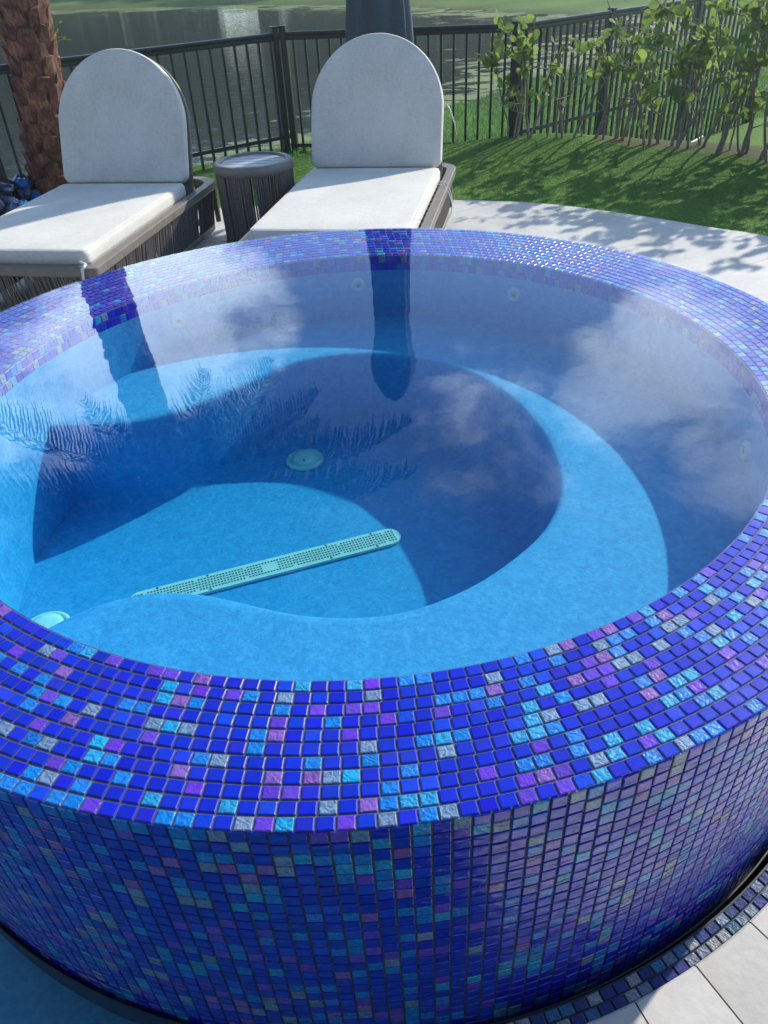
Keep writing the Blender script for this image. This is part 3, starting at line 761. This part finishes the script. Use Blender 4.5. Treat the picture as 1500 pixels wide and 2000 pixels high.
# ------------------------------------------------------------------ umbrella
ub = empty('patio_umbrella', (.235, 4.28, 0)); tag(ub, 'closed slate grey patio umbrella hanging in folds behind the right lounger', 'umbrella')
m = MB(); nz, na = 30, 96; vs = []
hp = [(.93, .235), (1.1, .225), (1.4, .195), (1.7, .165), (2.0, .152), (2.3, .15), (2.45, .165), (2.6, .20), (2.72, .19), (2.85, .15), (2.95, .06)]
for i in range(nz):
    z = .93 + (2.95 - .93) * i / (nz - 1); r_ = np.interp(z, [q_[0] for q_ in hp], [q_[1] for q_ in hp])
    fo_ = np.interp(z, [.93, 2.2, 2.95], [.26, .16, .02])
    for k in range(na):
        a_ = 2 * math.pi * k / na; rr = r_ * (1 - fo_ * (.5 - .5 * math.cos(8 * a_ + .5 * math.sin(z * 3))) ** .7 + .02 * math.sin(3 * a_ + z * 4))
        zz = z - (.05 * math.cos(8 * a_) if i == 0 else 0)
        vs.append((rr * math.cos(a_), rr * math.sin(a_), zz))
m.add(vs, [(i * na + k, i * na + (k + 1) % na, (i + 1) * na + (k + 1) % na, (i + 1) * na + k) for i in range(nz - 1) for k in range(na)])
m.build('canopy', M_UMB, ub, smooth=True)
m = MB(); m.tube([(0, 0, .03), (0, 0, 2.95)], .024, 14); m.build('pole', M_POLE, ub, smooth=True)
m = MB(); m.lathe([(.0001, .07), (.03, .07), (.05, .055), (.26, .045), (.28, .03), (.28, 0)], 40); m.build('base_plate', M_POLE, ub, smooth=False)
m = MB(); m.lathe([(.0001, 3.0), (.02, 2.995), (.035, 2.98), (.045, 2.955), (.05, 2.94)], 20); m.build('finial', M_POLE, ub, smooth=True)

# ------------------------------------------------------------------ fences
def fence(label, pts, ztop=.935, zbot=.12, zground=-.12, posts=None, spacing=.115, cap_at=()):
    """pts: polyline of the fence run; posts at the listed run fractions"""
    root = empty('metal_fence', (pts[0][0], pts[0][1], 0)); tag(root, label, 'fence', 'dark metal fences round the yard')
    o0 = np.array([pts[0][0], pts[0][1], 0])
    a_, b_ = np.array([*pts[0], 0.]), np.array([*pts[1], 0.]); d = (b_ - a_); L = np.linalg.norm(d); d /= L
    sd = np.array([-d[1], d[0], 0])
    m = MB(); m.beam(a_ - o0 + Z * (ztop - .014), b_ - o0 + Z * (ztop - .014), .044, .028); m.beam(a_ - o0 + Z * (ztop - .045), b_ - o0 + Z * (ztop - .045), .026, .034)
    bevel(m.build('top_rail', M_FENCE, root), .007, 2)
    m = MB(); m.beam(a_ - o0 + Z * zbot, b_ - o0 + Z * zbot, .026, .03); m.build('bottom_rail', M_FENCE, root)
    m = MB(); n_ = int(L / spacing)
    for k in range(1, n_):
        p = a_ + d * (L * k / n_) - o0; m.beam(p + Z * zground, p + Z * (ztop - .06), .019, .019, up=sd)
    m.build('picket_panel', M_FENCE, root)
    for s_, extra in (posts or ((0, .03), (1, .03))):
        p = a_ + d * L * s_ - o0; m = MB(); m.box(p + Z * ((ztop + extra + zground - .3) / 2), (.055, .055, ztop + extra - zground + .3), rz=math.atan2(d[1], d[0]))
        m.box(p + Z * (ztop + extra + .008), (.064, .064, .016), rz=math.atan2(d[1], d[0]))
        po = m.build('post', M_FENCE, root); bevel(po, .005, 2)
    return root
C0, C1, C2, C3 = (-4.05, 3.43), (-.575, 5.94), (1.40, 5.47), (4.6, 8.02)
fence('dark metal picket fence running behind the palm and the left lounger', [C0, C1], posts=((0, .03), (.40, .0), (.985, .03)))
fence('dark metal picket fence across the back, behind the closed umbrella', [C1, C2], posts=((.012, .03), (.985, .0)), spacing=.105, zbot=.04)
fence('dark metal picket fence going away behind the leafy hedge', [C2, C3], posts=((.0, .0), (.3, .0), (.65, .0), (1, .0)), spacing=.088, zground=-.5)

# ------------------------------------------------------------------ palm
def palm(base, top, ztop):
    root = empty('palm_tree', (base[0], base[1], -.05)); tag(root, 'date palm with a rough red brown trunk beside the left lounger', 'palm tree')
    lean = np.array([top[0] - base[0], top[1] - base[1]])
    H = ztop + .05
    def axis_at(z): t = z / H; return np.array([lean[0] * t, lean[1] * t, z])
    def rad(z): return np.interp(z, [0, .15, .5, 1.5, H], [.20, .175, .155, .15, .16])
    m = MB()
    m.tube([axis_at(z) for z in np.linspace(0, H + .1, 30)], [rad(z) * .93 for z in np.linspace(0, H + .1, 30)], 24)
    row = .10; nper = 7; rows = int(H / row)
    for k in range(rows):
        z = .04 + k * row
        for i in range(nper):
            a_ = 2 * math.pi * (i + .5 * (k % 2) + .06 * k) / nper + random.gauss(0, .05); r_ = rad(z)
            u = np.array([-math.sin(a_), math.cos(a_), 0]); o_ = np.array([math.cos(a_), math.sin(a_), 0]); c_ = axis_at(z)
            w0, w1 = random.uniform(.066, .078), random.uniform(.042, .056); hh = random.uniform(.15, .20); out = random.uniform(.022, .05); thk = .024
            jag = random.uniform(-.02, .02)
            vs = [c_ + o_ * (r_ * .9) - u * w0 + Z * 0, c_ + o_ * (r_ * .9) + u * w0, c_ + o_ * (r_ + out * .4) + u * (w0 * .95) + Z * hh * .45, c_ + o_ * (r_ + out * .4) - u * (w0 * .95) + Z * hh * .45,
                  c_ + o_ * (r_ + out) + u * w1 + Z * (hh + jag), c_ + o_ * (r_ + out) - u * w1 + Z * (hh - jag), c_ + o_ * (r_ + out - thk) + u * w1 * .9 + Z * (hh + jag + .012), c_ + o_ * (r_ + out - thk) - u * w1 * .9 + Z * (hh - jag + .012),
                  c_ + o_ * (r_ + out * .4 + .014) + Z * hh * .42, c_ + o_ * (r_ + out + .012) + Z * hh, c_ + o_ * (r_ * .96) + Z * .01,
                  c_ + o_ * r_ * .85 + u * w0 + Z * hh * .7, c_ + o_ * r_ * .85 - u * w0 + Z * hh * .7]
            m.add(vs, [(0, 10, 8, 3), (10, 1, 2, 8), (3, 8, 9, 5), (8, 2, 4, 9), (5, 9, 4, 6, 7), (2, 11, 6, 4), (12, 3, 5, 7), (7, 6, 11, 12), (1, 11, 2), (0, 3, 12)])
    m.build('trunk', M_BOOT, root)
    cr = MB(); c0 = axis_at(H)
    nf = 48
    for k in range(nf):
        az = k * 2.39996 + random.gauss(0, .12); el0 = R(78 - 64 * (k / nf) + random.gauss(0, 5)); Ln = random.uniform(1.9, 2.5)
        p = c0.copy() + np.array([math.cos(az), math.sin(az), 0]) * .1; el = el0; pts = [p.copy()]; ns = 26
        for s_ in range(ns):
            el -= R(1.1 + 1.9 * s_ / ns) * (1.0 if el > R(-70) else .2)
            p = p + np.array([math.cos(az) * math.cos(el), math.sin(az) * math.cos(el), math.sin(el)]) * Ln / ns; pts.append(p.copy())
        cr.tube(pts, np.linspace(.016, .003, len(pts)), 4)
        P_ = np.array(pts); sdv = np.array([-math.sin(az), math.cos(az), 0])
        for s_ in range(3, ns):
            tg = P_[s_ + 1] - P_[s_ - 1]; tg /= np.linalg.norm(tg); up = np.cross(sdv, tg); t_ = s_ / ns
            for rep in (0, .5):
                q0 = P_[s_] + (P_[s_ + 1] - P_[s_]) * rep
                for sg in (-1, 1):
                    ll = .40 * math.sin(math.pi * (.12 + .83 * t_)) * random.uniform(.8, 1.1)
                    d_ = sdv * sg * .75 + tg * .6 + up * random.uniform(-.05, .35); d_ /= np.linalg.norm(d_)
                    mid = q0 + d_ * ll * .55; end = q0 + d_ * ll * .9 - Z * ll * .6; w_ = np.cross(d_, up); w_ = tg * .016
                    cr.add([q0 - w_ * .6, q0 + w_ * .6, mid + w_, mid - w_, end], [(0, 1, 2, 3), (3, 2, 4)])
    cr.build('crown', M_FROND, root)
    sp = MB()
    for k in range(7):
        z = random.uniform(1.02, 1.16); a_ = R(random.uniform(-25, 10)); b_ = axis_at(z) + np.array([math.cos(a_), math.sin(a_), 0]) * (rad(z) + .01)
        e_ = b_ + np.array([math.cos(a_) * random.uniform(.03, .12), random.uniform(-.04, .02), random.uniform(.02, .09)])
        sp.tube([b_, (b_ + e_) / 2 + Z * .015, e_], .002, 4)
        u = np.array([random.gauss(0, 1), random.gauss(0, 1), random.gauss(0, 1)]); u /= np.linalg.norm(u); w_ = np.array([u[1], -u[0], .3]) * .012
        sp.add([e_, e_ + u * .015 + w_, e_ + u * .034, e_ + u * .015 - w_], [(0, 1, 2, 3)])
    sp.build('sprout', leafy('sprout_leaf', (.25, .35, .02), (.5, .55, .05), .5), root)
    return root
palm((-2.36, 4.72), (-2.02, 4.60), 3.7)

# ------------------------------------------------------------------ blue glass rocks
protos = []
for k in range(5):
    bm = bmesh.new(); bmesh.ops.create_icosphere(bm, subdivisions=2, radius=1)
    ax = [Vector((random.gauss(0, 1), random.gauss(0, 1), random.gauss(0, 1))).normalized() for _ in range(9)]
    for v_ in bm.verts:
        for a_ in ax:
            d_ = v_.co.dot(a_); lim = .68
            if d_ > lim: v_.co -= a_ * (d_ - lim)
    me = bpy.data.meshes.new('glass_rock'); bm.to_mesh(me); bm.free(); me.materials.append(M_GLASS if k == 0 else M_ROCK); protos.append(me)
for k in range(90):
    x = random.uniform(-3.15, -2.42); y = random.uniform(4.12, 4.78)
    if math.hypot(x + 2.36, y - 4.72) < .24: continue
    s_ = random.uniform(.045, .08); z = s_ * .55 + .02 + random.choice((0, .04, .09, .13)) * (1 if y > 4.3 else .3)
    o = bpy.data.objects.new('glass_rock', protos[k % 7 if k % 7 < 5 else 1 + k % 4]); COL.objects.link(o); o.location = (x, y, z); o.scale = (s_, s_ * random.uniform(.7, 1), s_ * random.uniform(.6, .9))
    o.rotation_euler = (random.random() * 6, random.random() * 6, random.random() * 6)
    br = k % 7 == 0
    tag(o, 'bright blue glass rock in the pile at the foot of the palm' if br else 'dull navy glass rock in the pile at the foot of the palm', 'glass rock', 'bright blue glass rocks under the palm' if br else 'dull navy glass rocks under the palm')

for x, y, z, s_ in ((-2.60, 4.60, .16, .075), (-2.86, 4.60, .13, .08)):
    o = bpy.data.objects.new('glass_rock', protos[0]); COL.objects.link(o); o.location = (x, y, z); o.scale = (s_, s_ * .9, s_ * .8); o.rotation_euler = (.4, 1.1, x)
    tag(o, 'bright blue glass rock in the pile at the foot of the palm', 'glass rock', 'bright blue glass rocks under the palm')

# ------------------------------------------------------------------ hedge shrubs
def leaf(mb, p, d, size, roll):
    d = d / np.linalg.norm(d); u = np.cross(d, Z) + 1e-6; u /= np.linalg.norm(u); w_ = np.cross(u, d); s_ = math.cos(roll) * u + math.sin(roll) * w_; n_ = np.cross(s_, d)
    w2 = size * .36
    mb.add([p, p + d * size * .3 + s_ * w2 * .85 + n_ * size * .05, p + d * size * .68 + s_ * w2 + n_ * size * .06, p + d * size * .94 + s_ * w2 * .5, p + d * size, p + d * size * .94 - s_ * w2 * .5, p + d * size * .68 - s_ * w2 + n_ * size * .06, p + d * size * .3 - s_ * w2 * .85 + n_ * size * .05],
           [(0, 1, 2, 3, 4), (0, 4, 5, 6, 7)])
def shrub(x, y, h, spread, nst, leaf_lo, dens, label):
    z0 = float(ground_z(np.array([x]), np.array([y]))[0])
    root = empty('hedge_shrub', (x, y, z0)); tag(root, label, 'shrub', 'leggy hedge shrubs along the fence')
    st, lf = MB(), MB()
    for k in range(max(3, int(nst * .62))):
        a_ = random.random() * 6.283; p = np.array([math.cos(a_) * .09 * spread + random.gauss(0, .08 * spread), math.sin(a_) * .05, -.05]); d = np.array([random.gauss(0, .22), random.gauss(0, .16), 1.0]); hh = h * random.uniform(.7, 1.08)
        pts = [p.copy()]; ns = 12
        for s_ in range(ns):
            d = d + np.array([random.gauss(0, .16), random.gauss(0, .12), 0]); d[:2] *= .93; p = p + d / np.linalg.norm(d) * hh / ns; pts.append(p.copy())
        st.tube(pts, np.linspace(random.uniform(.008, .016), .003, ns + 1), 6)
        for s_ in range(3, ns + 1):
            if random.random() < .45:
                q = pts[s_].copy(); dd = np.array([random.gauss(0, 1), random.gauss(0, .8), random.uniform(-.1, .8)]); dd /= np.linalg.norm(dd); tw = [q.copy()]
                for _ in range(5): dd = dd + np.array([random.gauss(0, .25), random.gauss(0, .25), .06]); dd /= np.linalg.norm(dd); q = q + dd * random.uniform(.035, .07); tw.append(q.copy())
                st.tube(tw, np.linspace(.005, .002, 6), 5)
                zr = tw[-1][2] / h
                if random.random() < dens * np.interp(zr, [leaf_lo - .25, leaf_lo, 1], [.06, .55, 1]):
                    for q in tw[2:]:
                        for _ in range(random.choice((1, 2, 2, 3))): leaf(lf, q, np.array([random.gauss(0, 1), random.gauss(0, 1), random.gauss(.25, .7)]), random.uniform(.06, .10), random.random() * 3.14)
            zr = pts[s_][2] / h
            if random.random() < dens * np.interp(zr, [leaf_lo - .2, leaf_lo, 1], [.05, .5, 1]):
                for _ in range(random.choice((2, 3, 4))): leaf(lf, pts[s_], np.array([random.gauss(0, 1), random.gauss(0, 1), random.gauss(.25, .7)]), random.uniform(.06, .105), random.random() * 3.14)
    st.build('stem', M_STEM, root, smooth=True)
    if lf.n: lf.build('foliage', M_LEAF, root)
    return root
for x, y, h, sp, n_, lo, de, lb in (
    (1.42, 5.30, .95, 1.0, 9, .35, .75, 'leggy shrub with bright round leaves at the fence corner'),
    (1.62, 5.28, .72, .8, 6, .9, .2, 'short bare shrub of thin stems next to the fence corner'),
    (1.85, 5.25, .9, 1.0, 8, .78, .35, 'sparse shrub with a few leaf sprigs at rail height'),
    (2.12, 5.14, .98, 1.0, 9, .65, .5, 'tall stemmed shrub with leaves above the fence rail'),
    (2.42, 5.00, 1.08, 1.2, 11, .6, .65, 'leafy shrub with thick bare stems left of the white pipe'),
    (2.70, 4.80, 1.2, 1.3, 13, .5, .85, 'dense leafy shrub behind the white pipe'),
    (2.98, 4.58, 1.3, 1.3, 16, .35, 1.0, 'dense leafy shrub right of the white pipe'),
    (3.25, 4.34, 1.35, 1.4, 16, .3, 1.0, 'rightmost leafy shrub of the hedge'),
    (3.6, 4.1, 1.35, 1.4, 14, .3, 1.0, 'leafy shrub just past the right edge of the photo'),
    (4.0, 3.8, 1.4, 1.5, 14, .3, 1.0, 'leafy shrub farthest along the hedge to the right')):
    shrub(x, y, h, sp, n_, lo, de, lb)
pp = MB(); pp.tube([(2.62, 4.87, .03), (2.74, 4.94, .06), (2.88, 5.02, .10)], .008, 10)
tag(pp.build('irrigation_pipe', M_TIE, smooth=True), 'thin white pipe lying among the shrub stems', 'pipe')

# ------------------------------------------------------------------ turf blades
def blades(name, n, region, hgt, wid, mat, accept):
    X = rng.uniform(region[0], region[1], n); Y = rng.uniform(region[2], region[3], n)
    k = accept(X, Y); X, Y = X[k], Y[k]; n = len(X); Zg = ground_z(X, Y) - .003
    a_ = rng.uniform(0, 6.283, n); h = hgt * rng.uniform(.6, 1.15, n); b_ = rng.uniform(0, 6.283, n); ln = h * rng.uniform(.1, .8, n)
    u = np.stack([np.cos(a_), np.sin(a_), 0 * a_], 1) * wid / 2; p = np.stack([X, Y, Zg], 1); tip = p + np.stack([np.cos(b_) * ln, np.sin(b_) * ln, h], 1)
    V = np.stack([p - u, p + u, tip], 1).reshape(-1, 3); me = bpy.data.meshes.new(name)
    me.vertices.add(3 * n); me.vertices.foreach_set('co', V.reshape(-1)); me.loops.add(3 * n); me.polygons.add(n)
    me.loops.foreach_set('vertex_index', np.arange(3 * n)); me.polygons.foreach_set('loop_start', np.arange(0, 3 * n, 3)); me.polygons.foreach_set('loop_total', np.full(n, 3))
    me.update(); me.validate(); me.materials.append(mat); o = bpy.data.objects.new(name, me); COL.objects.link(o); tag(o, kind='stuff'); return o
tg = blades('turf_grass', 260000, (-1.6, 4.6, 2.2, 6.0), .014, .0045, M_BLADE,
            lambda X, Y: (sdf(deck_poly, X, Y) > .01) & (Y < 5.95 - .238 * (X + .575)) & ((X + .8) * .9 + Y > 4.0) & (sdf(np.array([(1.9, 5.1), (5.5, 2.8), (7, 8), (2.2, 7)]), X, Y) > -.05 * rng.random(len(X))))
tag(tg, 'short green artificial turf between the deck and the hedge', 'grass')
mg = blades('meadow_grass', 60000, (-1.4, 6.5, 5.4, 13.5), .06, .010, M_BLADE,
            lambda X, Y: (sdf(lake_poly, X, Y) > .2) & (Y > 5.55 - .238 * X) & (Y > 5.47 + .797 * (X - 1.4) * (X > 1.4)))
tag(mg, 'loose lawn grass beyond the fence at the lake edge', 'grass')

# ------------------------------------------------------------------ trees across the lake
def leaf_cloud(mb, c, r3, n, size):
    q = rng.normal(0, 1, (n, 3)); q /= np.linalg.norm(q, axis=1, keepdims=True); q *= rng.uniform(.35, 1, (n, 1)) ** .5; P_ = c + q * r3
    a_ = rng.normal(0, 1, (n, 3)); a_ /= np.linalg.norm(a_, axis=1, keepdims=True); b_ = np.cross(a_, rng.normal(0, 1, (n, 3))); b_ /= np.linalg.norm(b_, axis=1, keepdims=True)
    s_ = size * rng.uniform(.6, 1.3, (n, 1)); V = np.stack([P_ - a_ * s_, P_ + b_ * s_ * .6, P_ + a_ * s_, P_ - b_ * s_ * .6], 1).reshape(-1, 3)
    mb.add(V, (np.arange(n)[:, None] * 4 + np.arange(4)).tolist())
def tree(x, y, h, w, label):
    z0 = float(ground_z(np.array([x]), np.array([y]))[0]); root = empty('shore_tree', (x, y, z0)); tag(root, label, 'tree', 'trees across the lake')
    t = MB(); bend = random.gauss(0, .03) * h
    tr = [np.array([bend * k / 8 + random.gauss(0, .05), 0, h * .9 * k / 8 - .2 * (k == 0)]) for k in range(9)]
    t.tube(tr, np.linspace(.03 * h, .05, 9), 9)
    c = MB(); nb_ = 16
    for k in range(nb_):
        zf = .10 + .87 * (k + random.random()) / nb_; a_ = random.random() * 6.283; rr = w * math.sin(math.pi * min(.97, .25 + .8 * max(0, zf - .1))) * random.uniform(.45, .9)
        b0 = np.array([bend * zf, 0, h * zf * .88]); b1 = b0 + np.array([math.cos(a_) * rr, math.sin(a_) * rr, h * .06]); t.tube([b0, (b0 + b1) / 2 + Z * .1, b1], [.09, .06, .03], 5)
        leaf_cloud(c, b1, np.array([w * .5, w * .5, h * .10]) * random.uniform(.75, 1.2), 170, .42)
    t.build('trunk', M_BARK, root, smooth=True); c.build('crown', M_TREE, root)
tn_n = 0
far_trees = [(131 - 2.35 * k + random.uniform(-.5, .5), (66 - .75 * k + random.uniform(-2, 2)) * 1.28, random.choice((14.5, 16, 17.5)) * random.uniform(.94, 1.03) * (1 - .008 * k), random.uniform(4.6, 6.0)) for k in range(30)]
far_trees = [t for t in far_trees if abs(t[0] - 97.6) > 1.6]
far_trees += [(128 - 4.4 * k, (72 - .9 * k) * 1.28, random.uniform(11, 15), 6.0) for k in range(15) if abs(128 - 4.4 * k - 97.6) > 2.5]
for az, D, h, w in far_trees:
    tree(CAM.x + D * math.cos(R(az)), CAM.y + D * math.sin(R(az)), h, w, ('tall', 'lower', 'broad')[tn_n % 3] + ' dark green tree on the far lake bank, mirrored in the lake')
    tn_n += 1

# ------------------------------------------------------------------ added stand-in patio, unseen behind the camera: shades the near face of the spa
hs = empty('shade_house', (0, -7.5, 0)); tag(hs, 'unseen stand-in building behind the camera, added to shade the near face of the spa', 'shade_house')
m = MB(); m.box((0, .0, 1.6), (16, .3, 3.2)); m.build('shade_wall', simple('stucco', (.42, .40, .37), .9, .06, 8, .003), hs)
m = MB(); m.box((0, 2.05, 3.12), (16, 4.4, .22)); m.build('shade_roof', simple('shade_roof_brown', (.16, .14, .12), .8, .1, 8), hs)
m = MB(); m.box((-8.2, 3.6, 1.75), (3.2, 6.9, 3.5)); m.build('shade_wing', bpy.data.materials['stucco'], hs)  # added block that cuts skylight from the left
for x in (-3.0, 3.4, 7.5):
    m = MB(); m.box((x, 4.0, 1.5), (.32, .32, 3.0)); m.build('column', bpy.data.materials['stucco'], hs)

# ------------------------------------------------------------------ woodland floor behind the far trees, and the glare veil
wd = MB()
for k in range(75):
    az = 138 - 1.02 * k
    if abs(az - 97.6) < 1.5: continue
    D = (68 - .34 * (138 - az)) * 1.28 + random.uniform(-2, 4)
    c_ = np.array([CAM.x + D * math.cos(R(az)), CAM.y + D * math.sin(R(az)), 0]); hh = random.uniform(3.6, 5.2)
    leaf_cloud(wd, c_ + Z * hh, np.array([1.7, 1.7, hh]), 420, .5)
tag(wd.build('far_woodland', M_TREE), 'dark undergrowth of the wood across the lake', 'wood', kind='stuff')
hz = MB(); hz.box((-15, 45, 8.2), (216, 156, 21.6))  # added air volume imitating the milky veil of lens glare
mh = bpy.data.materials.new('glare_haze_air'); mh.use_nodes = True; nt = mh.node_tree; nt.nodes.remove(nt.nodes['Principled BSDF'])
pv = nt.nodes.new('ShaderNodeVolumePrincipled'); pv.inputs['Density'].default_value = .0046; pv.inputs['Anisotropy'].default_value = .76; pv.inputs['Color'].default_value = (.80, .91, 1, 1)
nt.links.new(pv.outputs[0], nt.nodes['Material Output'].inputs['Volume'])
tag(hz.build('glare_haze', mh), kind='stuff')
